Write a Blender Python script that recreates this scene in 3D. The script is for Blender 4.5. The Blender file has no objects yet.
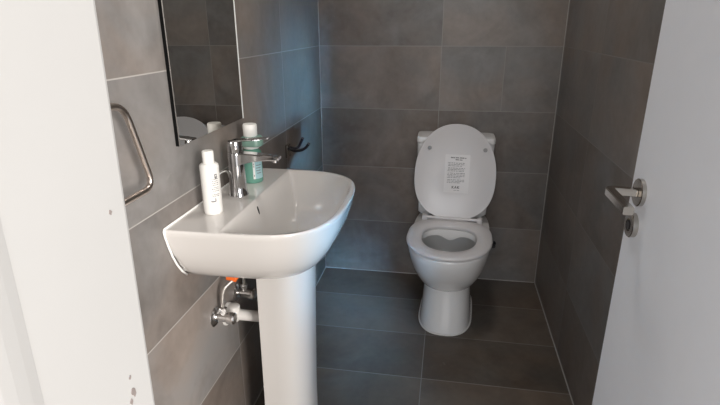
import bpy, bmesh, math, random
from math import sin, cos, pi, radians
from mathutils import Vector, Matrix

scene = bpy.context.scene
C = bpy.context.collection
random.seed(4)

# ------------------------------------------------------------------ camera
cam_data = bpy.data.cameras.new('camera')
cam_data.sensor_width = 36.0
cam_data.lens = 25.27
cam_data.clip_start = 0.02
cam = bpy.data.objects.new('camera', cam_data)
C.objects.link(cam)
Rv, Uv, Fv = Vector((.985, .170, -.0043)), Vector((-.052, .328, .943)), Vector((-.161, .929, -.332))
Fv.normalize(); Rv = (Rv - Fv * Rv.dot(Fv)).normalized(); Uv = Rv.cross(Fv)
cam.matrix_world = Matrix(((Rv.x, Uv.x, -Fv.x, .6345), (Rv.y, Uv.y, -Fv.y, -2.5115),
                           (Rv.z, Uv.z, -Fv.z, 1.297), (0, 0, 0, 1)))
scene.camera = cam

# ------------------------------------------------------------------ light
scene.view_settings.view_transform = 'Standard'
scene.view_settings.look = 'None'
scene.view_settings.gamma = 1.0
scene.view_settings.exposure = 0.0
world = bpy.data.worlds.new('world'); scene.world = world
world.use_nodes = True
wb = world.node_tree.nodes['Background']
wb.inputs[0].default_value = (1.0, .985, .975, 1)
wb.inputs[1].default_value = 0.9


def area(name, loc, target, sx, sy, power, col, spread=180):
    l = bpy.data.lights.new(name, 'AREA')
    l.shape = 'RECTANGLE'; l.size = sx; l.size_y = sy
    l.energy = power; l.color = col; l.spread = radians(spread)
    o = bpy.data.objects.new(name, l); C.objects.link(o)
    o.location = loc
    o.rotation_euler = (Vector(target) - Vector(loc)).to_track_quat('-Z', 'Y').to_euler()
    return o


area('hallway_daylight', (4.35, -6.15, 2.3), (.1, -1.6, .85), 2.0, 2.6, 700, (1.0, .95, .90))
area('hallway_back_fill', (.85, -6.6, 2.2), (.5, -1.0, .6), 1.6, 2.4, 74, (.96, .975, 1.0))  # added fill from behind the camera for back wall and toilet, no known window
area('hallway_side_fill', (-1.6, -6.0, 2.0), (.95, -1.6, 1.0), 1.2, 1.8, 22, (.94, .97, 1.0))  # added fill from the left to brighten the door face, no known window
area('hallway_blue_beam', (1.72, -3.9, .62), (0, -.38, .95), .12, .7, 1.6, (.25, .62, 1.0), 8)  # added narrow beam that tints the far left wall blue, source guessed
area('hallway_blue_floor_beam', (1.35, -3.8, 1.95), (.24, -.45, .03), .12, .5, 1.25, (.26, .60, 1.0), 10)  # second added beam, brings the blue down to the floor; no known skylight

CEILING_W = 7.5                               # dim ceiling lamp added to lift the fill light

# ------------------------------------------------------------------ materials
def new_mat(name):
    m = bpy.data.materials.new(name); m.use_nodes = True
    return m, m.node_tree, m.node_tree.nodes['Principled BSDF']


def simple(name, col, rough=.5, metal=0., noise=0., scale=20., bump=0., coat=0., spec=.5, trans=0.):
    m, nt, b = new_mat(name)
    b.inputs['Base Color'].default_value = (*col, 1)
    b.inputs['Roughness'].default_value = rough
    b.inputs['Metallic'].default_value = metal
    b.inputs['Coat Weight'].default_value = coat
    b.inputs['Coat Roughness'].default_value = .05
    b.inputs['Specular IOR Level'].default_value = spec
    b.inputs['Transmission Weight'].default_value = trans
    N = nt.nodes; L = nt.links
    tc = N.new('ShaderNodeTexCoord')
    nz = N.new('ShaderNodeTexNoise'); nz.inputs['Scale'].default_value = scale
    nz.inputs['Detail'].default_value = 4
    L.new(tc.outputs['Object'], nz.inputs['Vector'])
    if noise:
        mx = N.new('ShaderNodeMix'); mx.data_type = 'RGBA'
        mx.inputs['A'].default_value = (*[c * (1 - noise) for c in col], 1)
        mx.inputs['B'].default_value = (*[min(1, c * (1 + noise)) for c in col], 1)
        L.new(nz.outputs['Fac'], mx.inputs['Factor']); L.new(mx.outputs['Result'], b.inputs['Base Color'])
    if bump:
        bp = N.new('ShaderNodeBump'); bp.inputs['Strength'].default_value = bump
        bp.inputs['Distance'].default_value = .002
        L.new(nz.outputs['Fac'], bp.inputs['Height']); L.new(bp.outputs['Normal'], b.inputs['Normal'])
    return m


def tile_mat(name, ua, va, u0, du, v0, dv, c1, c2, grout, rough, gw=.0022, cut=None):
    """cement-look tiles: u/v are world axes, joints at u0+k*du and v0+k*dv"""
    m, nt, b = new_mat(name)
    N = nt.nodes; L = nt.links

    def math_(op, a, bb=None, c=None):
        n = N.new('ShaderNodeMath'); n.operation = op
        for i, s in enumerate((a, bb, c)):
            if s is None: continue
            if isinstance(s, (int, float)): n.inputs[i].default_value = s
            else: L.new(s, n.inputs[i])
        return n.outputs[0]
    g = N.new('ShaderNodeNewGeometry'); sp = N.new('ShaderNodeSeparateXYZ')
    L.new(g.outputs['Position'], sp.inputs[0])
    U = math_('DIVIDE', math_('SUBTRACT', sp.outputs[ua], u0), du)
    V = math_('DIVIDE', math_('SUBTRACT', sp.outputs[va], v0), dv)

    def dist(x, d):
        return math_('MULTIPLY', math_('SUBTRACT', .5, math_('ABSOLUTE', math_('SUBTRACT', math_('FRACT', x), .5))), d)
    d = math_('MINIMUM', dist(U, du), dist(V, dv))
    tid = math_('ADD', math_('FLOOR', U), math_('MULTIPLY', math_('FLOOR', V), 17.3))
    if cut:                                       # a short cut tile: extra joint at u=cut[0] between v=cut[1] and cut[2]
        dd = math_('ABSOLUTE', math_('SUBTRACT', sp.outputs[ua], cut[0]))
        inside = math_('MULTIPLY', math_('GREATER_THAN', sp.outputs[va], cut[1]), math_('LESS_THAN', sp.outputs[va], cut[2]))
        dd = math_('ADD', dd, math_('MULTIPLY', math_('SUBTRACT', 1.0, inside), 5.0))
        d = math_('MINIMUM', d, math_('MULTIPLY', dd, 1.35))
        tid = math_('ADD', tid, math_('MULTIPLY', math_('MULTIPLY', inside, math_('GREATER_THAN', sp.outputs[ua], cut[0])), 5.7))
    mask = N.new('ShaderNodeMapRange'); mask.interpolation_type = 'SMOOTHSTEP'
    mask.inputs['From Min'].default_value = gw * .45; mask.inputs['From Max'].default_value = gw * .9
    mask.inputs['To Min'].default_value = 1; mask.inputs['To Max'].default_value = 0
    L.new(d, mask.inputs['Value'])
    wn = N.new('ShaderNodeTexWhiteNoise'); wn.noise_dimensions = '1D'
    L.new(tid, wn.inputs['W'])
    # cloudy cement, offset per tile
    off = N.new('ShaderNodeVectorMath'); off.operation = 'MULTIPLY_ADD'
    L.new(wn.outputs['Color'], off.inputs[0]); off.inputs[1].default_value = (7, 7, 7)
    L.new(g.outputs['Position'], off.inputs[2])
    n1 = N.new('ShaderNodeTexNoise'); n1.inputs['Scale'].default_value = 4.2; n1.inputs['Detail'].default_value = 5
    n1.inputs['Roughness'].default_value = .55; n1.inputs['Distortion'].default_value = .8
    L.new(off.outputs[0], n1.inputs['Vector'])
    n2 = N.new('ShaderNodeTexNoise'); n2.inputs['Scale'].default_value = 38; n2.inputs['Detail'].default_value = 4
    L.new(off.outputs[0], n2.inputs['Vector'])
    f = math_('ADD', math_('MULTIPLY', n1.outputs['Fac'], .8), math_('MULTIPLY', n2.outputs['Fac'], .2))
    f = math_('ADD', f, math_('MULTIPLY', math_('SUBTRACT', wn.outputs['Value'], .5), .28))
    mr = N.new('ShaderNodeMapRange'); mr.inputs['From Min'].default_value = .28; mr.inputs['From Max'].default_value = .72
    L.new(f, mr.inputs['Value'])
    mx = N.new('ShaderNodeMix'); mx.data_type = 'RGBA'
    mx.inputs['A'].default_value = (*c1, 1); mx.inputs['B'].default_value = (*c2, 1)
    L.new(mr.outputs[0], mx.inputs['Factor'])
    n4 = N.new('ShaderNodeTexNoise'); n4.inputs['Scale'].default_value = 2.3; n4.inputs['Detail'].default_value = 3
    n4.inputs['Distortion'].default_value = 1.2
    L.new(off.outputs[0], n4.inputs['Vector'])
    hv = N.new('ShaderNodeMapRange'); hv.inputs['From Min'].default_value = .35; hv.inputs['From Max'].default_value = .65
    L.new(n4.outputs['Fac'], hv.inputs['Value'])
    tint = N.new('ShaderNodeMix'); tint.data_type = 'RGBA'
    tint.inputs['A'].default_value = (1.06, .98, .92, 1); tint.inputs['B'].default_value = (.95, 1.0, 1.04, 1)
    L.new(hv.outputs[0], tint.inputs['Factor'])
    mxt = N.new('ShaderNodeMix'); mxt.data_type = 'RGBA'; mxt.blend_type = 'MULTIPLY'
    mxt.inputs['Factor'].default_value = 1.0
    L.new(mx.outputs['Result'], mxt.inputs['A']); L.new(tint.outputs['Result'], mxt.inputs['B'])
    mx = mxt
    # rare pale scuffs
    n3 = N.new('ShaderNodeTexNoise'); n3.inputs['Scale'].default_value = 13; n3.inputs['Detail'].default_value = 3
    n3.inputs['Distortion'].default_value = 2
    L.new(off.outputs[0], n3.inputs['Vector'])
    sc = N.new('ShaderNodeMapRange'); sc.inputs['From Min'].default_value = .70; sc.inputs['From Max'].default_value = .80
    sc.inputs['To Max'].default_value = .3
    L.new(n3.outputs['Fac'], sc.inputs['Value'])
    mx1 = N.new('ShaderNodeMix'); mx1.data_type = 'RGBA'
    L.new(mx.outputs['Result'], mx1.inputs['A']); mx1.inputs['B'].default_value = (*grout, 1)
    L.new(sc.outputs[0], mx1.inputs['Factor'])
    mx2 = N.new('ShaderNodeMix'); mx2.data_type = 'RGBA'
    L.new(mx1.outputs['Result'], mx2.inputs['A']); mx2.inputs['B'].default_value = (*grout, 1)
    L.new(mask.outputs[0], mx2.inputs['Factor'])
    L.new(mx2.outputs['Result'], b.inputs['Base Color'])
    b.inputs['Specular IOR Level'].default_value = .3
    L.new(math_('ADD', math_('MULTIPLY', n1.outputs['Fac'], .2), rough - .1), b.inputs['Roughness'])
    bp = N.new('ShaderNodeBump'); bp.inputs['Strength'].default_value = .25; bp.inputs['Distance'].default_value = .002
    L.new(math_('SUBTRACT', math_('MULTIPLY', n2.outputs['Fac'], .25), mask.outputs[0]), bp.inputs['Height'])
    L.new(bp.outputs['Normal'], b.inputs['Normal'])
    return m


T1, T2, TG = (.138, .122, .111), (.258, .237, .223), (.39, .37, .35)
M_left = tile_mat('cement_tile_left', 'Y', 'Z', -2.983, 1.2, 0, .3, T1, T2, TG, .42, cut=(-1.183, 0, .6))
M_back = tile_mat('cement_tile_back', 'X', 'Z', .5925, .6, 0, .3, T1, T2, (.28, .265, .25), .42, cut=(.886, .9, 1.2))
M_right = tile_mat('cement_tile_right', 'Y', 'Z', -.612, .6, 0, .3, T1, T2, (.24, .226, .212), .42)
M_floor = tile_mat('cement_tile_floor', 'X', 'Y', .5887, .6, -.277, .297, (.085, .070, .058), (.160, .135, .114), (.25, .235, .22), .38)
M_ceiling = simple('ceiling_paint', (.78, .77, .75), .8, noise=.03, scale=6)
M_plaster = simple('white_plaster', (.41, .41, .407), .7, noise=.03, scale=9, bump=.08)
M_hallfloor = simple('hall_floor', (.46, .41, .36), .5, noise=.15, scale=5)
M_door = simple('white_door_lacquer', (.88, .905, .96), .42, noise=.015, scale=30)
M_edge = simple('door_edge_band', (.74, .74, .75), .5, noise=.02, scale=30)
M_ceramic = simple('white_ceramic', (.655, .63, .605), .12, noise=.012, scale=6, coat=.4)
M_toilet = simple('toilet_ceramic', (.87, .86, .855), .12, noise=.012, scale=6, coat=.4)
M_bowlin = simple('shaded_bowl_glaze', (.60, .60, .595), .2, noise=.05, scale=12, coat=.3)  # duller than the outside: shade inside the bowl put into the colour
M_plastic = simple('seat_plastic', (.70, .68, .685), .28, noise=.012, scale=10)
M_silicone = simple('silicone', (.86, .85, .83), .45, noise=.03, scale=60)
M_chrome = simple('chrome', (.72, .72, .73), .09, metal=1, noise=.02, scale=40)
M_satin = simple('satin_nickel', (.50, .475, .44), .16, metal=1, noise=.04, scale=60)
M_bronze = simple('brushed_steel_brown', (.66, .59, .54), .30, metal=1, noise=.05, scale=60)
M_dark = simple('dark_metal', (.06, .06, .065), .3, metal=.8, noise=.1, scale=40)
M_black = simple('black_edge', (.006, .006, .006), .8, noise=.1, scale=40, spec=.05)
M_valve = simple('satin_chrome', (.88, .87, .86), .2, metal=1, noise=.03, scale=60)
M_hole = simple('dark_hole', (.012, .012, .012), .6, noise=.1, scale=40)
M_mirror = simple('mirror_glass', (.58, .57, .545), .012, metal=1, noise=.0)
M_bevel = simple('mirror_bevel', (.88, .90, .89), .3, noise=.02, scale=40)
M_whitebottle = simple('white_bottle_plastic', (.84, .83, .80), .33, noise=.012, scale=30)
M_cap = simple('white_cap_plastic', (.86, .85, .82), .4, noise=.012, scale=30)
M_mint = simple('mint_plastic', (.15, .36, .285), .25, noise=.05, scale=30)
M_mintpale = simple('mint_pale_plastic', (.20, .34, .285), .35, noise=.05, scale=30)
M_labelblue = simple('pale_blue_label', (.36, .58, .62), .45, noise=.05, scale=60)
M_labelwhite = simple('white_label', (.80, .82, .80), .45, noise=.02, scale=60)
M_ink = simple('print_ink', (.05, .05, .055), .6, noise=.1, scale=60)
M_inkgrey = simple('print_ink_grey', (.20, .20, .205), .6, noise=.1, scale=60)
M_sticker = simple('clear_sticker_film', (.775, .757, .76), .35, noise=.02, scale=60)
M_buffer = simple('grey_rubber', (.33, .33, .33), .6, noise=.06, scale=60)
M_pvc = simple('white_pvc', (.80, .78, .75), .38, noise=.015, scale=30)
M_hose = simple('braided_steel_hose', (.60, .57, .53), .32, metal=.85, noise=.35, scale=400, bump=.4)
M_orange = simple('orange_plastic', (.85, .16, .025), .45, noise=.06, scale=60)
M_water = simple('water', (.34, .36, .36), .03, noise=.02, scale=10)
M_cord = simple('white_cord', (.80, .79, .76), .5, noise=.03, scale=60)
M_grout = simple('corner_grout', (.40, .385, .37), .7, noise=.06, scale=60)
M_chip = simple('chipped_paint', (.22, .19, .18), .85, noise=.3, scale=150)


# ------------------------------------------------------------------ builders
def link(name, bm, mat, parent=None, smooth=None, loc=None):
    bmesh.ops.recalc_face_normals(bm, faces=bm.faces)
    me = bpy.data.meshes.new(name); bm.to_mesh(me); bm.free()
    for m in (mat if isinstance(mat, (list, tuple)) else [mat]): me.materials.append(m)
    if smooth is not None:
        me.shade_smooth() if hasattr(me, 'shade_smooth') else None
        if smooth < 180:
            me.set_sharp_from_angle(angle=radians(smooth))
    o = bpy.data.objects.new(name, me); C.objects.link(o)
    if parent:
        o.parent = parent
        o.matrix_parent_inverse = Matrix.Translation(parent.location).inverted()
    return o


def thing(name, label, cat, loc, group=None):
    o = bpy.data.objects.new(name, None); o.empty_display_size = .05
    C.objects.link(o); o.location = loc
    o['label'] = label; o['category'] = cat
    if group: o['group'] = group
    return o


def tag(o, label, cat, kind=None):
    o['label'] = label; o['category'] = cat
    if kind: o['kind'] = kind
    return o


def box(bm, a, b, bev=0., seg=2):
    r = bmesh.ops.create_cube(bm, size=1)
    a, b = Vector(a), Vector(b)
    bmesh.ops.scale(bm, vec=b - a, verts=r['verts'])
    bmesh.ops.translate(bm, vec=(a + b) / 2, verts=r['verts'])
    if bev:
        es = list({e for v in r['verts'] for e in v.link_edges})
        bmesh.ops.bevel(bm, geom=es, offset=bev, segments=seg, affect='EDGES', profile=.6)
    return bm


def loft(bm, rings, cap0=True, cap1=True, closed=True):
    vr = [[bm.verts.new(p) for p in r] for r in rings]
    n = len(vr[0])
    for a, b in zip(vr, vr[1:]):
        for i in range(n if closed else n - 1):
            j = (i + 1) % n
            bm.faces.new((a[i], a[j], b[j], b[i]))
    if cap0: bm.faces.new(vr[0][::-1])
    if cap1: bm.faces.new(vr[-1])
    return vr


def frame_of(t):
    t = t.normalized()
    u = Vector((0, 0, 1)) if abs(t.z) < .9 else Vector((1, 0, 0))
    a = t.cross(u).normalized()
    return a, t.cross(a).normalized()


def tube(bm, pts, r, n=14, cap=True):
    """swept round tube along points; r is a number or a list"""
    pts = [Vector(p) for p in pts]
    rr = r if isinstance(r, (list, tuple)) else [r] * len(pts)
    rings = []; a = None
    for i, p in enumerate(pts):
        t = (pts[min(i + 1, len(pts) - 1)] - pts[max(i - 1, 0)]).normalized()
        if a is None: a, _ = frame_of(t)
        a = (a - t * a.dot(t)).normalized(); b = t.cross(a)
        rings.append([p + (a * cos(2 * pi * k / n) + b * sin(2 * pi * k / n)) * rr[i] for k in range(n)])
    loft(bm, rings, cap, cap)
    return bm


def smooth_path(pts, k=8):
    """Catmull-Rom through points"""
    P = [Vector(p) for p in pts]; P = [2 * P[0] - P[1]] + P + [2 * P[-1] - P[-2]]
    out = []
    for i in range(1, len(P) - 2):
        for s in range(k):
            t = s / k
            out.append(.5 * ((2 * P[i]) + (P[i + 1] - P[i - 1]) * t + (2 * P[i - 1] - 5 * P[i] + 4 * P[i + 1] - P[i + 2]) * t * t
                             + (3 * P[i] - P[i - 1] - 3 * P[i + 1] + P[i + 2]) * t ** 3))
    out.append(P[-2]); return out


def round_path(pts, rad, k=6, closed=False):
    """polyline with rounded corners"""
    P = [Vector(p) for p in pts]; out = []
    n = len(P)
    for i, p in enumerate(P):
        if not closed and i in (0, n - 1): out.append(p); continue
        a, b = P[i - 1], P[(i + 1) % n]
        r1 = min(rad, (a - p).length * .49); r2 = min(rad, (b - p).length * .49)
        p1 = p + (a - p).normalized() * r1; p2 = p + (b - p).normalized() * r2
        for s in range(k + 1):
            t = s / k
            out.append(p1 * (1 - t) ** 2 + p * 2 * t * (1 - t) + p2 * t * t)
    return out


def lathe(bm, prof, center, axis=(0, 0, 1), n=32):
    """profile of (radius, height) along axis from center"""
    ax = Vector(axis).normalized(); a, b = frame_of(ax); c = Vector(center)
    rings = [[c + ax * h + (a * cos(2 * pi * k / n) + b * sin(2 * pi * k / n)) * max(r, 1e-5) for k in range(n)] for r, h in prof]
    loft(bm, rings)
    return bm


def B(): return bmesh.new()


# ------------------------------------------------------------------ room
W, FY, JX, DX, JS = 1.139, -2.15, .3685, 1.036, .020
WT = -2.32                                    # outer face of the doorway wall


def structure(name, bm, mat, label, cat='wall'):
    o = link(name, bm, mat); o['kind'] = 'structure'; o['label'] = label; o['category'] = cat
    return o


structure('floor', box(B(), (-.12, WT, -.1), (W + .12, .12, 0)), M_floor, 'dark cement look floor tiles of the toilet room', 'floor')
structure('floor_hallway', box(B(), (-2.2, -5.2, -.1), (3.6, WT - .001, 0)), M_hallfloor, 'hallway floor in front of the doorway', 'floor')
structure('ceiling', box(B(), (-.12, WT, 2.5), (W + .12, .12, 2.6)), M_ceiling, 'white ceiling over the toilet room', 'ceiling')
structure('wall_left', box(B(), (-.12, FY, 0), (0, .12, 2.5)), M_left, 'grey brown tiled wall behind the basin and mirror')
structure('wall_back', box(B(), (0, 0, 0), (W, .12, 2.5)), M_back, 'grey tiled wall behind the toilet')
structure('wall_right', box(B(), (W, FY, 0), (W + .12, .12, 2.5)), M_right, 'dark tiled wall beside the open door')
bm = B()
box(bm, (-.12, WT, 0), (JX, FY, 2.5), .004)
for v in bm.verts:                               # the plastered wall end is a little out of plumb
    if v.co.x > .2: v.co.x += JS * (v.co.z - .95)
wf = structure('wall_front', bm, M_plaster, 'white plastered doorway wall end with small paint chips')
structure('wall_front_hinge', box(B(), (DX, WT, 0), (W + .12, FY, 2.5)), M_plaster, 'white plastered doorway wall on the hinge side')
structure('wall_front_lintel', box(B(), (JX, WT, 2.06), (DX, FY, 2.5)), M_plaster, 'white plastered lintel above the doorway')
# a slightly raised plaster strip on the reveal
bm = B(); prof = [(-.004, -2.319), (.0035, -2.319), (.0042, -2.300), (.0036, -2.290), (.0022, -2.279), (.0006, -2.270), (-.004, -2.267)]
loft(bm, [[(JX + JS * (z - .95) + a_, y_, z) for a_, y_ in prof] for z in (0, 2.055)])
structure('trim_1', bm, M_plaster, 'white raised strip down the doorway reveal', 'trim')
# pale grout fillets where tiled planes meet
for k, (p0, p1, lab) in enumerate((((0.001, -.001, 0), (0.001, -.001, 2.5), 'pale grout line in the corner of left and back walls'),
                                   ((W - .001, -.001, 0), (W - .001, -.001, 2.5), 'pale grout line in the corner of back and right walls'),
                                   ((0, -.001, .001), (W, -.001, .001), 'pale grout line between floor and back wall'),
                                   ((W - .001, FY, .001), (W - .001, 0, .001), 'pale grout line between floor and right wall'),
                                   ((.001, FY, .001), (.001, 0, .001), 'pale grout line between floor and left wall'))):
    bm = B(); tube(bm, [p0, p1], .0024, 8); structure('trim_%d' % (k + 2), bm, M_grout, lab, 'trim')


def blob(bm, c, rs, n=9):
    """thin irregular paint-chip patch standing on the x=JX face"""
    pts = [(c[0] + rs * (.6 + .7 * random.random()) * cos(2 * pi * k / n), c[1] + 1.5 * rs * (.6 + .7 * random.random()) * sin(2 * pi * k / n)) for k in range(n)]
    loft(bm, [[(JX + JS * (z - .95) + e, y, z) for y, z in pts] for e in (-.001, .0006)])


for c, r in (((-2.179, .986), .0032), ((-2.184, .979), .0020), ((-2.181, 1.003), .0014), ((-2.172, 1.156), .0016)):
    b_ = B(); blob(b_, c, r); link('paint_chip', b_, M_chip, wf)

# door leaf, standing open along the right wall
door = structure('door_1', box(B(), (.9945, -2.145, .008), (1.0345, -1.5, 2.04), .0015), M_door, 'plain white door standing open beside the right wall', 'door')
HY, HZ, HX = -1.553, 1.003, .9945
b_ = B(); lathe(b_, [(.0255, 0), (.0258, .002), (.0258, .007), (.0245, .0085), (.010, .0085), (0, .0085)], (HX, HY, HZ), (-1, 0, 0), 40)
rose = link('handle_rose', b_, M_satin, door, 40)
b_ = B()
path = round_path([(.986, HY, HZ), (.9385, HY + .004, HZ + .001), (.9395, HY - .108, HZ)], .012)
rings = []
for i, p in enumerate(path):
    t = (path[min(i + 1, len(path) - 1)] - path[max(i - 1, 0)]).normalized()
    side = Vector((-t.y, t.x, 0)).normalized(); up = Vector((0, 0, 1))
    hw, hh = .0085, .0072
    rings.append([p + side * hw * a + up * hh * b for a, b in ((-1, -.8), (-.8, -1), (.8, -1), (1, -.8), (1, .8), (.8, 1), (-.8, 1), (-1, .8))])
loft(b_, rings)
link('lever_handle', b_, M_satin, door, 40)
b_ = B(); lathe(b_, [(.0235, 0), (.0238, .002), (.0238, .009), (.0225, .0105), (.0125, .0105), (.0125, .005), (.0, .005)], (HX, HY + .006, HZ - .0665), (-1, 0, 0), 40)
tr = link('lock_rose', b_, M_satin, door, 40)
b_ = B(); lathe(b_, [(.0095, .0045), (.0095, .010), (.008, .0115), (0, .0115)], (HX, HY + .006, HZ - .0665), (-1, 0, 0), 24)
link('thumb_turn', b_, M_dark, door, 40)
b_ = B(); box(b_, (1.0045, -1.5005, HZ - .13), (1.0245, -1.4992, HZ + .10), .0004); link('lock_plate', b_, M_satin, door)
for z in (.25, 1.85):
    b_ = B(); tube(b_, [(1.0365, -2.152, z - .04), (1.0365, -2.152, z + .04)], .005); link('hinge', b_, M_satin, door, 40)

# round ceiling lamp, added out of view as fill light
cl = thing('added_ceiling_lamp', 'round white ceiling lamp added out of view as fill light', 'ceiling lamp', (.57, -1.0, 2.5))
b_ = B(); lathe(b_, [(.15, 0), (.15, .03), (.145, .035), (.02, .035), (0, .035)], (.57, -1.0, 2.4995), (0, 0, -1), 48); link('lamp_body', b_, M_cap, cl, 40)
ll = bpy.data.lights.new('added_lamp_light', 'AREA'); ll.shape = 'DISK'; ll.size = .26; ll.energy = CEILING_W; ll.color = (1.0, .95, .90)
lo = bpy.data.objects.new('added_lamp_light', ll); C.objects.link(lo); lo.location = (.57, -1.0, 2.455)

# ------------------------------------------------------------------ basin
CY = -1.247
sink = thing('pedestal_wash_basin', 'white ceramic wash basin on a pedestal against the left tiled wall', 'wash basin', (.2, CY, 0))


def d_outline(hw, xf, x0, xs, n=3.2, e=0.0, m=2600):
    """dense outline of a D shape, flat at x=x0, running round the front"""
    pts = []
    for i in range(m):
        t = pi * i / (m - 1)
        # front superellipse, t from near side (y-) to far side (y+)
        cx, sy = sin(t), -cos(t)
        x = xs + (xf - xs) * cx ** (2 / n)
        y = hw * math.copysign(abs(sy) ** (2 / n), sy)
        pts.append((x, y))
    k = 300
    near = [(x0 + (xs - x0) * i / k, -hw + e * (1 - i / k)) for i in range(k)]
    far = [(xs - (xs - x0) * i / k, hw - e * (i / k)) for i in range(1, k + 1)]
    back = [(x0, (hw - e) - 2 * (hw - e) * i / k) for i in range(1, k)]
    return near + pts + far + back


def radial(outline, c, angs, z, y0=CY):
    tab = sorted(((math.atan2(y - 0, x - c), math.hypot(x - c, y)) for x, y in outline))
    tab = [(tab[-1][0] - 2 * pi, tab[-1][1])] + tab + [(tab[0][0] + 2 * pi, tab[0][1])]
    out = []; j = 0
    for a in angs:
        while j < len(tab) - 2 and tab[j + 1][0] < a: j += 1
        (a0, r0), (a1, r1) = tab[j], tab[j + 1]
        r = r0 if a1 == a0 else r0 + (r1 - r0) * (a - a0) / (a1 - a0)
        out.append((c + r * cos(a), y0 + r * sin(a), z))
    return out


CX = .245
o_out = lambda s, xf: d_outline(s, xf, .0006, .12)
angs = [-pi + 2 * pi * i / 220 for i in range(220)]
for h_ in (.277, .262):
    for x_ in (.0006, .131):
        a = math.atan2(h_, x_ - CX); angs += [a, -a]
angs = sorted(set(angs))
ring = lambda hw, xf, z: radial(o_out(hw, xf), CX, angs, z)
inner = lambda hw, xf, xb, z, n=3.2: radial(d_outline(hw, xf, xb, xb + .04, n), CX, angs, z)
rings = [
    [(CX + (x - CX) * .3, CY + (y - CY) * .3, .662) for x, y, z in ring(.10, .262, 0)],
    ring(.100, .268, .664), ring(.14, .285, .672), ring(.172, .300, .684), ring(.200, .318, .699), ring(.222, .337, .719),
    ring(.240, .353, .745), ring(.255, .367, .775), ring(.266, .377, .805), ring(.274, .383, .832), ring(.277, .386, .842),
    ring(.2768, .3858, .8465), ring(.2755, .3845, .849), ring(.2735, .3825, .850), ring(.2715, .3805, .850), inner(.2675, .3768, .1285, .850),
    inner(.266, .375, .131, .850), inner(.2635, .3725, .133, .8492), inner(.2605, .3695, .136, .846),
    inner(.257, .366, .140, .836), inner(.248, .359, .147, .810), inner(.235, .349, .155, .780), inner(.212, .334, .167, .752, 2.8),
    inner(.170, .312, .182, .733, 2.5), inner(.10, .285, .205, .722, 2.2), inner(.024, .266, .222, .716, 2.0)]
bm = B(); loft(bm, rings)
link('basin', bm, M_ceramic, sink, 60)
# pedestal, open at the back
bm = B()
prs = []
for z, hw, xf, xb in ((0, .104, .270, .135), (.012, .105, .271, .135), (.03, .101, .268, .136), (.25, .098, .270, .140), (.50, .098, .276, .142), (.68, .100, .282, .145)):
    ol = []
    n = 40
    for i in range(n + 1):
        t = pi * i / n
        ol.append((xb + .03 + (xf - xb - .03) * abs(sin(t)) ** (2 / 2.6), -hw * math.copysign(abs(cos(t)) ** (2 / 2.6), cos(t))))
    ol = [(xb, -hw)] + ol + [(xb, hw)]
    inn = [(xb + (x - xb) * .88 + .0, y * .88) for x, y in ol][::-1]
    prs.append([(x, CY + y, z) for x, y in ol + inn])
loft(bm, prs)
link('pedestal', bm, M_ceramic, sink, 50)
# silicone bead along the wall and down the near side of the basin
bm = B()
side = [(.003, CY - .2785, .847), (.003, CY - .276, .832), (.003, CY - .268, .805), (.003, CY - .257, .775), (.003, CY - .242, .745), (.003, CY - .224, .719), (.003, CY - .203, .699)]
tube(bm, side[::-1] + [(.003, CY - .276, .8515), (.003, CY + .276, .8515)], .0028, 8)
link('sealant_bead', bm, M_silicone, sink, 180)
# overflow slot and drain
bm = B(); rings = []
for r, d in ((1, -.003), (1, .0012)):
    rings.append([(.1432 + d - (.0115 * sin(2 * pi * k / 24)) * .22, -1.292 + .0036 * cos(2 * pi * k / 24), .823 + .0115 * sin(2 * pi * k / 24)) for k in range(24)])
loft(bm, rings); link('overflow_slot', bm, M_hole, sink)
bm = B(); lathe(bm, [(.026, 0), (.026, .003), (.020, .0045), (.012, .003), (0, .003)], (.243, CY, .7145)); link('drain', bm, M_chrome, sink, 40)

# ------------------------------------------------------------------ tap
tap = thing('mixer_tap', 'chrome single lever mixer tap on the basin deck between two bottles', 'tap', (.072, CY, .85))
bm = B(); lathe(bm, [(.0272, 0), (.0272, .003), (.0255, .006), (.0232, .03), (.0215, .08), (.0212, .118), (.0205, .121), (0, .121)], (.072, CY, .8498))
link('tap_body', bm, M_chrome, tap, 40)
bm = B(); lathe(bm, [(.019, .1205), (.0205, .123), (.0205, .146), (.0185, .152), (0, .153)], (.072, CY, .85)); cap_ = link('cartridge_cap', bm, M_chrome, tap, 40)
bm = B(); rings = []
for x, w, zt, zb in ((.075, .017, .972, .930), (.092, .017, .9715, .940), (.12, .0165, .9705, .948), (.15, .016, .9685, .952), (.18, .0155, .966, .954), (.194, .0145, .9645, .955), (.197, .013, .963, .956)):
    c = .003
    rings.append([(x, CY + a, z) for a, z in ((-w, zb + c), (-w + c, zb), (w - c, zb), (w, zb + c), (w, zt - c), (w - c, zt), (-w + c, zt), (-w, zt - c))])
loft(bm, rings); link('spout', bm, M_chrome, tap, 30)
bm = B(); lathe(bm, [(.0095, 0), (.0095, .008), (.007, .008), (.007, .004), (0, .004)], (.183, CY, .9555), (0, 0, -1), 24); link('aerator', bm, M_chrome, tap, 40)
bm = B(); rings = []
for x, w, zt, zb in ((.066, .014, 1.0055, 1.0), (.09, .014, 1.008, 1.0025), (.13, .0115, 1.0115, 1.0065), (.16, .0095, 1.0145, 1.0105), (.168, .007, 1.015, 1.0115)):
    c = .0015
    rings.append([(x, CY + a, z) for a, z in ((-w, zb + c), (-w + c, zb), (w - c, zb), (w, zb + c), (w, zt - c), (w - c, zt), (-w + c, zt), (-w, zt - c))])
loft(bm, rings); link('lever', bm, M_chrome, tap, 30)

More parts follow.
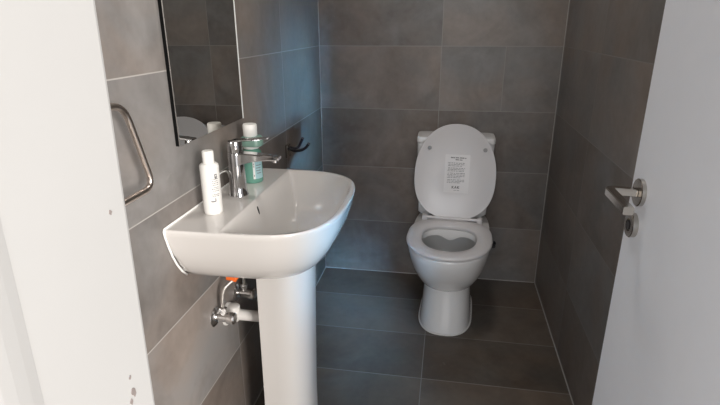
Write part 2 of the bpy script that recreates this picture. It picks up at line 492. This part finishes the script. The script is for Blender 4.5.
# ------------------------------------------------------------------ bottles on the deck
z0 = .8502
bx, by = .0645, -1.392
wb_ = thing('lotion_bottle', 'white cylindrical bottle with white cap and small black print on near corner of basin', 'bottle', (bx, by, z0))
bm = B(); lathe(bm, [(.0212, 0), (.0230, .003), (.0233, .008), (.0233, .120), (.0225, .125), (.018, .1290), (.012, .130), (0, .130)], (bx, by, z0), n=40)
link('bottle_body', bm, M_whitebottle, wb_, 40)
bm = B(); lathe(bm, [(.0135, .1298), (.0140, .132), (.0140, .157), (.0125, .1595), (0, .160)], (bx, by, z0), n=32)
link('bottle_cap', bm, M_cap, wb_, 40)


def arc_mark(bm, cx, cy, r, a0, a1, za, zb, n=5):
    """a small printed stroke lying on a cylinder"""
    lo = [(cx + (r) * cos(a0 + (a1 - a0) * i / n), cy + r * sin(a0 + (a1 - a0) * i / n)) for i in range(n + 1)]
    rr = r + .0004
    hi = [(cx + rr * cos(a0 + (a1 - a0) * i / n), cy + rr * sin(a0 + (a1 - a0) * i / n)) for i in range(n + 1)]
    v = [[bm.verts.new((x, y, z)) for x, y in L for z in (za, zb)] for L in (lo, hi)]
    for i in range(n):
        for L in v:
            bm.faces.new((L[2 * i], L[2 * i + 2], L[2 * i + 3], L[2 * i + 1]))
        bm.faces.new((v[0][2 * i], v[0][2 * i + 2], v[1][2 * i + 2], v[1][2 * i]))
        bm.faces.new((v[0][2 * i + 1], v[0][2 * i + 3], v[1][2 * i + 3], v[1][2 * i + 1]))
    for e in (0, n):
        bm.faces.new((v[0][2 * e], v[0][2 * e + 1], v[1][2 * e + 1], v[1][2 * e]))


bm = B(); q = radians
ac = -32                                        # the printed side looks towards the basin
for z, a0, a1, h in ((.097, -6, 12, .0035), (.100, -6, -2, .006), (.100, 8, 12, .006), (.103, -6, 12, .003), (.094, -4, 10, .003)):
    arc_mark(bm, bx, by, .0233, q(ac + a0), q(ac + a1), z0 + z - h / 2, z0 + z + h / 2)
link('logo_print', bm, M_inkgrey, wb_); bm = B()
for z, a0, a1, h in ((.036, -40, -8, .0022), (.040, -14, -8, .007), (.0345, -34, -14, .0015)):
    arc_mark(bm, bx, by, .0233, q(ac + a0), q(ac + a1), z0 + z - h / 2, z0 + z + h / 2)
link('foot_print', bm, M_inkgrey, wb_)
bm = B()
for z in (.091, .086, .081, .076, .070, .066, .061, .052, .048):
    a = -30 + random.random() * 8
    while a < 14:
        d = 3 + 6 * random.random(); arc_mark(bm, bx, by, .0233, q(ac + a), q(ac + min(a + d, 16)), z0 + z, z0 + z + .0018); a += d + 3.5
link('small_print', bm, M_inkgrey, wb_)

mx_, my_ = .066, -1.118
mb = thing('mint_bottle', 'mint green bottle with white cap and pale blue label behind the tap', 'bottle', (mx_, my_, z0))
bm = B(); lathe(bm, [(.026, 0), (.0285, .003), (.029, .010), (.029, .086), (.0275, .093), (.021, .100), (.018, .103), (0, .103)], (mx_, my_, z0), n=40)
link('bottle_body', bm, M_mint, mb, 40)
bm = B(); lathe(bm, [(.0215, .1025), (.023, .105), (.023, .110), (0, .111)], (mx_, my_, z0), n=32); link('neck_ring', bm, M_labelwhite, mb, 40)
bm = B()
rings = []
for z, k in ((.110, .9), (.112, 1), (.133, 1.0), (.139, .86)):
    rings.append([(mx_ + .0315 * k * math.copysign(abs(cos(2 * pi * i / 32)) ** .7, cos(2 * pi * i / 32)) + .004, my_ + .026 * k * math.copysign(abs(sin(2 * pi * i / 32)) ** .7, sin(2 * pi * i / 32)), z0 + z) for i in range(32)])
loft(bm, rings); link('collar', bm, M_mintpale, mb, 40)
bm = B(); lathe(bm, [(.0185, .1385), (.0205, .141), (.0205, .172), (.019, .1745), (.012, .1745), (0, .1755)], (mx_, my_, z0), n=32); link('bottle_cap', bm, M_cap, mb, 40)
bm = B(); arc_mark(bm, mx_, my_, .029, q(-62), q(0), z0 + .014, z0 + .083, 14); link('blue_label', bm, M_labelblue, mb, 30)
bm = B(); arc_mark(bm, mx_, my_, .0293, q(-68), q(-56), z0 + .014, z0 + .083, 4); ls = link('label_stripe', bm, M_labelwhite, mb, 30)
bm = B()
for z in (.03, .038, .046, .054, .066):
    arc_mark(bm, mx_, my_, .0294, q(-50 + 6 * random.random()), q(-22 + 8 * random.random()), z0 + z, z0 + z + .0022)
for z in (.022, .05, .057): arc_mark(bm, mx_, my_, .0297, q(-64), q(-60), z0 + z, z0 + z + .005)
link('label_print', bm, M_inkgrey, mb)

# thin white cord loop standing behind the bottle
bm = B(); tube(bm, smooth_path([(.028, -1.300, .8525), (.028, -1.292, .890), (.028, -1.272, .911), (.028, -1.232, .911), (.028, -1.212, .902), (.028, -1.202, .882), (.028, -1.200, .8525)], 6), .0020, 8)
tag(link('cord', bm, M_cord, None, 180), 'thin white cord loop behind the white bottle on the basin', 'cord')

# ------------------------------------------------------------------ mirror
MY0, MY1, MZ0, MZ1, MT = -1.421, -1.030, 1.0245, 1.725, .008
mir = thing('wall_mirror', 'frameless rectangular mirror with black sides on the left tiled wall', 'mirror', (.003, (MY0 + MY1) / 2, MZ0))
bm = B(); box(bm, (.0006, MY0, MZ0), (MT, MY1, MZ1)); link('backing_panel', bm, M_black, mir)
bm = B(); box(bm, (MT, MY0 + .001, MZ0 + .001), (MT + .003, MY1 - .001, MZ1 - .001)); link('mirror_glass', bm, M_mirror, mir)
bm = B(); box(bm, (MT - .004, MY1 - .001, MZ0), (MT + .0042, MY1 + .0025, MZ1)); link('polished_edge', bm, M_bevel, mir)

# ------------------------------------------------------------------ towel ring
ring_ = thing('towel_ring', 'brushed metal towel ring on left wall beside the white doorway', 'towel ring', (.05, -1.79, 1.165))
zt, zb_ = 1.162, .986
ol = [(.05, -1.670, zt), (.05, -1.610, zb_), (.05, -1.970, zb_), (.05, -1.910, zt)]
pth = round_path(ol, .036, 8, True)
bm = B(); n = 14; rr = []
for i, p in enumerate(pth):
    t = (pth[(i + 1) % len(pth)] - pth[i - 1]).normalized(); a = Vector((1, 0, 0)); b = t.cross(a)
    rr.append([p + (a * cos(2 * pi * k / n) + b * sin(2 * pi * k / n)) * .0066 for k in range(n)])
loft(bm, rr + [rr[0]], False, False); bmesh.ops.remove_doubles(bm, verts=bm.verts, dist=1e-6)
link('ring_bar', bm, M_bronze, ring_, 180)
bm = B(); lathe(bm, [(.026, 0), (.026, .006), (.024, .008), (.011, .008), (.010, .04), (.012, .046), (.012, .056), (0, .058)], (.0003, -1.79, zt), (1, 0, 0)); link('wall_post', bm, M_bronze, ring_, 40)

# ------------------------------------------------------------------ robe hook
hk = thing('robe_hook', 'dark chrome double robe hook on left tiled wall past the basin', 'hook', (.0, -.585, .82))
bm = B(); box(bm, (.0003, -.608, .790), (.011, -.566, .842), .003); link('hook_plate', bm, M_satin, hk, 30)
for y, yy, xt, zt_ in ((-.600, -.614, .101, .853), (-.574, -.556, .060, .861)):
    bm = B(); tube(bm, smooth_path([(.008, y, .828), (.4 * xt, (y + yy) / 2, .821), (.68 * xt, yy, .826), (.87 * xt, yy, zt_ - .016), (xt, yy, zt_)], 6), [.0058] * 20 + [.0058, .006, .006, .006, .0056], 12)
    pr = link('prong', bm, M_dark, hk, 60)
    bm = B(); lathe(bm, [(.0, -.001), (.0060, 0), (.0060, .003), (0, .0045)], (xt, yy, zt_), (.5, 0, .8), 16); link('prong_tip', bm, M_chrome, pr, 40)

# ------------------------------------------------------------------ plumbing under the basin
pipe = thing('waste_pipe', 'white plastic waste pipe from left wall into the basin pedestal', 'pipe', (.05, -1.25, .47))
PZ = .462
bm = B(); tube(bm, [(.03, -1.25, PZ), (.165, -1.25, PZ)], .0165, 24); link('pipe_run', bm, M_pvc, pipe, 40)
bm = B(); lathe(bm, [(.036, .0004), (.036, .004), (.030, .012), (.0225, .016), (0, .016)], (0, -1.25, PZ), (1, 0, 0), 32); link('wall_flange', bm, M_pvc, pipe, 40)
bm = B(); tube(bm, smooth_path([(.012, -1.25, PZ), (.017, -1.25, PZ + .004), (.020, -1.25, PZ + .016), (.020, -1.25, PZ + .032)], 6), [.0225] * 12 + [.022] * 5 + [.019, .012], 24); link('cleanout_elbow', bm, M_pvc, pipe, 60)
bm = B(); lathe(bm, [(.019, 0), (.0225, .002), (.0225, .018), (.019, .021), (0, .021)], (.018, -1.25, PZ), (1, 0, 0), 12); link('coupling_nut', bm, M_pvc, pipe, 25)
bm = B(); tube(bm, smooth_path([(.165, -1.25, PZ), (.20, -1.25, PZ + .004), (.225, -1.247, .49), (.232, -1.247, .55), (.236, -1.247, .66)], 6), .0165, 20); link('riser', bm, M_pvc, pipe, 60)


def angle_valve(y, z, label, hose_pts, tagged):
    v = thing('angle_valve', label, 'valve', (0, y, z), 'angle valves under the basin')
    bm = B(); lathe(bm, [(.029, .0004), (.029, .003), (.022, .008), (.013, .010), (0, .010)], (0, y, z), (1, 0, 0)); link('wall_flange', bm, M_valve, v, 40)
    bm = B(); lathe(bm, [(.0095, .009), (.0095, .018), (.013, .020), (.013, .040), (0, .040)], (0, y, z), (1, 0, 0), 20)
    lathe(bm, [(.008, .0), (.008, .020), (.0105, .020), (.0105, .032), (.006, .034), (0, .034)], (.030, y, z), (0, .0, 1), 6)
    link('valve_body', bm, M_valve, v, 40)
    bm = B(); lathe(bm, [(.010, .038), (.0165, .040), (.0180, .046), (.0172, .060), (.014, .064), (0, .064)], (0, y, z), (1, 0, 0), 14); link('valve_knob', bm, M_valve, v, 25)
    h = None
    bm = B(); tube(bm, smooth_path(hose_pts, 8), .0052, 12)
    h = tag(link('supply_hose', bm, M_hose, None, 60), tagged[0], 'hose'); h['group'] = 'braided hoses under the basin'
    return v, h


v1, h1 = angle_valve(-1.330, .500, 'chrome angle valve on the wall below basin, nearer of two',
                     [(.030, -1.330, .536), (.030, -1.330, .556), (.036, -1.322, .590), (.062, -1.300, .617), (.078, -1.290, .646), (.084, -1.285, .6515)],
                     ['grey braided hose with orange tag rising to the basin'])
bm = B(); lathe(bm, [(.0082, -.011), (.0088, -.010), (.0088, .010), (.0082, .011)], (.062, -1.300, .617), (.5, .4, .75), 16)
box(bm, (.040, -1.316, .614), (.064, -1.294, .627), .003)
b0 = link('orange_tag', bm, M_orange, h1, 40)
v2, h2 = angle_valve(-1.172, .492, 'chrome angle valve behind the waste pipe, farther of two',
                     [(.030, -1.172, .525), (.030, -1.172, .55), (.033, -1.176, .60), (.040, -1.185, .6515)],
                     ['braided hose behind waste pipe rising from the farther valve'])

# ------------------------------------------------------------------ toilet
TH = radians(-3.0)
TO = Vector((.681, -.25, 0))


def tw(x, f, z):
    """toilet frame: x to the right, f forward from the hinge line, z up"""
    return Vector((TO.x + x * cos(TH) + f * sin(TH), TO.y + x * sin(TH) - f * cos(TH), z))


def egg(b, f0, af, ab, nf=2.15, nb=3.0, z=0., N=96, nbw=None):
    out = []
    for i in range(N):
        t = 2 * pi * i / N
        c, s = cos(t), sin(t)
        n = nf if c >= 0 else nb
        a = af if c >= 0 else ab
        f = f0 + a * math.copysign(abs(c) ** (2 / n), c)
        x = b * math.copysign(abs(s) ** (2 / n), s)
        out.append(tw(x, f, z))
    return out


toilet = thing('toilet', 'white ceramic toilet with raised lid standing against the back wall', 'toilet', (TO.x, TO.y, 0))
# bowl
bm = B()
rings = [egg(.098, .11, .140, .22, z=.186), egg(.110, .115, .156, .24, z=.193), egg(.123, .125, .170, .26, z=.206), egg(.138, .145, .183, .29, z=.235),
         egg(.150, .16, .197, .33, z=.268), egg(.161, .175, .209, .365, z=.305), egg(.169, .187, .219, .39, z=.345),
         egg(.174, .195, .223, .40, z=.375), egg(.176, .198, .224, .405, nb=5, z=.395), egg(.175, .198, .223, .404, nb=5, z=.403), egg(.172, .198, .220, .402, nb=5, z=.407),
         egg(.131, .200, .163, .133, nb=2.6, z=.407)]
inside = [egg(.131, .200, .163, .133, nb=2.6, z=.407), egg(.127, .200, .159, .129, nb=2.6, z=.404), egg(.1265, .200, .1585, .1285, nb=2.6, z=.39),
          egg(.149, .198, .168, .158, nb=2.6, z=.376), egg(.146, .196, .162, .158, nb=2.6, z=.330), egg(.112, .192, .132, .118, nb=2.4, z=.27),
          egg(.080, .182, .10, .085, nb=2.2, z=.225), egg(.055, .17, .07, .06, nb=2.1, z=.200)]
loft(bm, rings, True, False)
bowl = link('bowl', bm, M_toilet, toilet, 60)
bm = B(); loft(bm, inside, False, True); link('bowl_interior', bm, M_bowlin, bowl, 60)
bm = B(); loft(bm, [egg(.058, .172, .073, .063, nb=2.1, z=.2025), egg(.062, .174, .078, .067, nb=2.1, z=.2085)]); link('water', bm, M_water, bowl)
# splash apron hanging inside the rim at the back of the bowl
bm = B(); K = 48; cols = []
for i in range(K + 1):
    t = pi - 1.45 + 2.9 * i / K
    c, s_ = cos(t), sin(t)
    n = 2.6 if c < 0 else 2.15
    x = math.copysign(abs(s_) ** (2 / n), s_); f = math.copysign(abs(c) ** (2 / n), c)
    u = abs(i / K - .5) * 2
    drop = .024 + .026 * math.exp(-(x / .30) ** 2) - .012 * max(0, (u - .8) / .2)
    lo = .407 - drop
    cols.append([(x * .1268, .200 + f * .1288, .407), (x * .1215, .200 + f * .122, .406), (x * .1195, .200 + f * .117, lo), (x * .1268, .200 + f * .125, lo - .001)])
loft(bm, [[tw(*p) for p in q_] for q_ in cols])
link('splash_apron', bm, M_toilet, bowl, 40)
# foot
bm = B()
loft(bm, [egg(.117, .13, .186, .26, nf=2.5, nb=4, z=0), egg(.118, .13, .187, .261, nf=2.5, nb=4, z=.008), egg(.115, .128, .182, .26, nf=2.5, nb=4, z=.03),
          egg(.110, .12, .170, .255, nf=2.5, nb=4, z=.09), egg(.107, .112, .160, .25, nf=2.4, nb=4, z=.14), egg(.106, .11, .154, .245, nf=2.3, nb=4, z=.175), egg(.106, .11, .150, .245, nf=2.3, nb=4, z=.21)])
foot = link('foot', bm, M_toilet, toilet, 50)
bm = B(); pts = egg(.1195, .13, .1885, .2625, nf=2.5, nb=4, z=.0035); n = 8; rr = []
for i, p in enumerate(pts):
    t = (pts[(i + 1) % len(pts)] - pts[i - 1]).normalized(); a = Vector((0, 0, 1)); b = t.cross(a)
    rr.append([p + (a * cos(2 * pi * k / n) + b * sin(2 * pi * k / n)) * .0042 for k in range(n)])
loft(bm, rr + [rr[0]], False, False); bmesh.ops.remove_doubles(bm, verts=bm.verts, dist=1e-6)
link('sealant_bead', bm, M_silicone, toilet, 180)
# seat ring
bm = B()
sr = [egg(.1785, .200, .2215, .198, z=.410), egg(.1825, .200, .2255, .201, z=.4125), egg(.184, .200, .227, .202, z=.418), egg(.1825, .200, .2255, .201, z=.424), egg(.177, .200, .220, .196, z=.4275),
      egg(.150, .200, .186, .155, nb=2.7, z=.4275), egg(.122, .200, .157, .127, nb=2.6, z=.4245), egg(.118, .200, .153, .123, nb=2.6, z=.420), egg(.120, .200, .155, .125, nb=2.6, z=.410)]
loft(bm, sr + [sr[0]], False, False); bmesh.ops.remove_doubles(bm, verts=bm.verts, dist=1e-6)
link('seat', bm, M_plastic, toilet, 60)
# raised lid
LT = radians(8.5)


def lw(x, v, d):
    """lid frame: x right, v up along the lid from its hinge, d out of its face"""
    return tw(x, -.012 - v * sin(LT) + d * cos(LT), .4235 + v * cos(LT) + d * sin(LT))


def lid_ring(b, v0, at, ab, d, nt=2.15, nb=2.45, N=96):
    out = []
    for i in range(N):
        t = 2 * pi * i / N
        c, s = cos(t), sin(t)
        n = nt if c >= 0 else nb
        out.append(lw(b * math.copysign(abs(s) ** (2 / n), s), v0 + (at if c >= 0 else ab) * math.copysign(abs(c) ** (2 / n), c), d))
    return out


bm = B()
loft(bm, [lid_ring(.172, .205, .228, .19, -.011), lid_ring(.180, .205, .236, .198, -.009), lid_ring(.1865, .205, .2425, .2025, -.001), lid_ring(.187, .205, .243, .203, .004),
          lid_ring(.1855, .205, .2415, .2015, .0065), lid_ring(.181, .205, .237, .197, .0065), lid_ring(.177, .205, .233, .193, .0042), lid_ring(.06, .205, .07, .07, .0038)])
lid = link('lid', bm, M_plastic, toilet, 50)
for x in (-.1215, .1305):
    bm = B(); ax = (lw(x, .33, 1) - lw(x, .33, 0)); lathe(bm, [(.0095, 0), (.0095, .006), (.008, .008), (0, .008)], lw(x, .335, .003), ax, 20); link('rubber_buffer', bm, M_buffer, lid, 40)


def lid_plate(bm, x0, v0, x1, v1, d0, d1, sk=.0):
    P = [[lw(x + sk * (v - .2), v, d) for x, v in ((x0, v0), (x1, v0), (x1, v1), (x0, v1))] for d in (d0, d1)]
    loft(bm, P)


bm = B(); lid_plate(bm, -.047, .130, .066, .308, .002, .00455); link('paper_sticker', bm, M_sticker, lid)
# printed lines: two heading lines, four paragraphs, a bold mark, a footer
bm = B(); bmg = B()
D0, D1 = .0044, .0049


def words(bmx, v, xa, xb, h, wmin, wmax, gap):
    x = xa
    while x < xb - wmin * .5:
        w = min(wmin + random.random() * (wmax - wmin), xb - x)
        k = 0
        xx = x
        while xx < x + w - .0008:               # broken into letter-sized strokes
            lw_ = .0017 + random.random() * .0012
            hh = h * (.62 + .38 * random.random())
            lid_plate(bmx, xx, v, min(xx + lw_, x + w), v + hh, D0, D1)
            xx += lw_ + .0007
        x += w + gap


words(bm, .2915, -.022, .048, .0055, .010, .02, .003)
words(bm, .2825, .000, .036, .0050, .010, .016, .003)
v = .268
for lines in (3, 3, 4, 3):
    for k in range(lines):
        words(bmg, v, -.035 + random.random() * .004, (.045 if k < lines - 1 else .015 + random.random() * .03), .0036, .006, .016, .003); v -= .0068
    v -= .0035
    link('sticker_paragraph', bmg, M_inkgrey, lid); bmg = B()
words(bmg, .140, .000, .030, .003, .006, .012, .003)
link('sticker_heading', bm, M_ink, lid); link('sticker_footer', bmg, M_inkgrey, lid)
bm = B()


def stroke(bmx, x0, v0, x1, v1, w):
    d = Vector((x1 - x0, v1 - v0)).normalized(); n_ = Vector((-d.y, d.x)) * w / 2
    q4 = [(x0 + n_.x, v0 + n_.y), (x0 - n_.x, v0 - n_.y), (x1 - n_.x, v1 - n_.y), (x1 + n_.x, v1 + n_.y)]
    loft(bmx, [[lw(x, v_, d_) for x, v_ in q4] for d_ in (D0, D1)])


X0, V0, H = -.010, .150, .0115                   # bold mark at the foot of the sticker
for j, ch in enumerate('KAK'):
    x = X0 + j * .0125
    if ch == 'K':
        stroke(bm, x + .001, V0, x + .001, V0 + H, .0026); stroke(bm, x + .002, V0 + H * .5, x + .0085, V0 + H, .0024); stroke(bm, x + .0025, V0 + H * .55, x + .009, V0, .0024)
    else:
        stroke(bm, x, V0, x + .0045, V0 + H, .0024); stroke(bm, x + .009, V0, x + .0045, V0 + H, .0024); stroke(bm, x + .002, V0 + H * .33, x + .007, V0 + H * .33, .002)
link('sticker_mark', bm, M_ink, lid)
# hinges between seat and lid
for x in (-.128, .128):
    bm = B(); P = [[tw(x + a, f, z) for a, f in ((-.011, -.022), (.011, -.022), (.011, .016), (-.011, .016))] for z in (.406, .444)]
    loft(bm, P); bmesh.ops.bevel(bm, geom=bm.edges[:], offset=.004, segments=2, affect='EDGES'); link('hinge', bm, M_plastic, toilet, 40)
bm = B(); tube(bm, [tw(-.125, -.006, .4305), tw(.125, -.006, .4305)], .0080, 16); link('hinge_bar', bm, M_plastic, toilet, 40)
# cistern
bm = B()


def rbox(hx, f0, f1, z, n=7, N=64):
    out = []
    for i in range(N):
        t = 2 * pi * i / N; c, s = cos(t), sin(t)
        out.append(Vector((.681 + hx * math.copysign(abs(c) ** (2 / n), c), (f0 + f1) / 2 + (f1 - f0) / 2 * math.copysign(abs(s) ** (2 / n), s), z)))
    return out


loft(bm, [rbox(.150, -.150, -.012, .407), rbox(.166, -.154, -.010, .42), rbox(.174, -.159, -.008, .60), rbox(.1805, -.162, -.006, .770)])
cis = link('cistern', bm, M_toilet, toilet, 40)
bm = B(); loft(bm, [rbox(.180, -.162, -.004, .769), rbox(.183, -.165, -.003, .773), rbox(.183, -.165, -.003, .791), rbox(.180, -.162, -.006, .798), rbox(.165, -.15, -.02, .800)]); link('cistern_lid', bm, M_toilet, cis, 40)
bm = B(); lathe(bm, [(.022, 0), (.022, .004), (.020, .006), (0, .006)], (.681, -.08, .7995)); link('flush_button', bm, M_chrome, cis, 40)

# small dark stop valve on the wall behind the toilet
sv = thing('stop_valve', 'small dark stop valve low on the back wall right of the toilet', 'valve', (.905, 0, .212))
bm = B(); lathe(bm, [(.016, .0004), (.016, .003), (.008, .006), (.006, .008), (.006, .03), (0, .03)], (.905, 0, .212), (0, -1, 0), 20); link('valve_body', bm, M_dark, sv, 40)
bm = B(); lathe(bm, [(.009, .028), (.011, .031), (.011, .042), (.009, .045), (0, .045)], (.905, 0, .212), (0, -1, 0), 12); link('valve_knob', bm, M_dark, sv, 25)
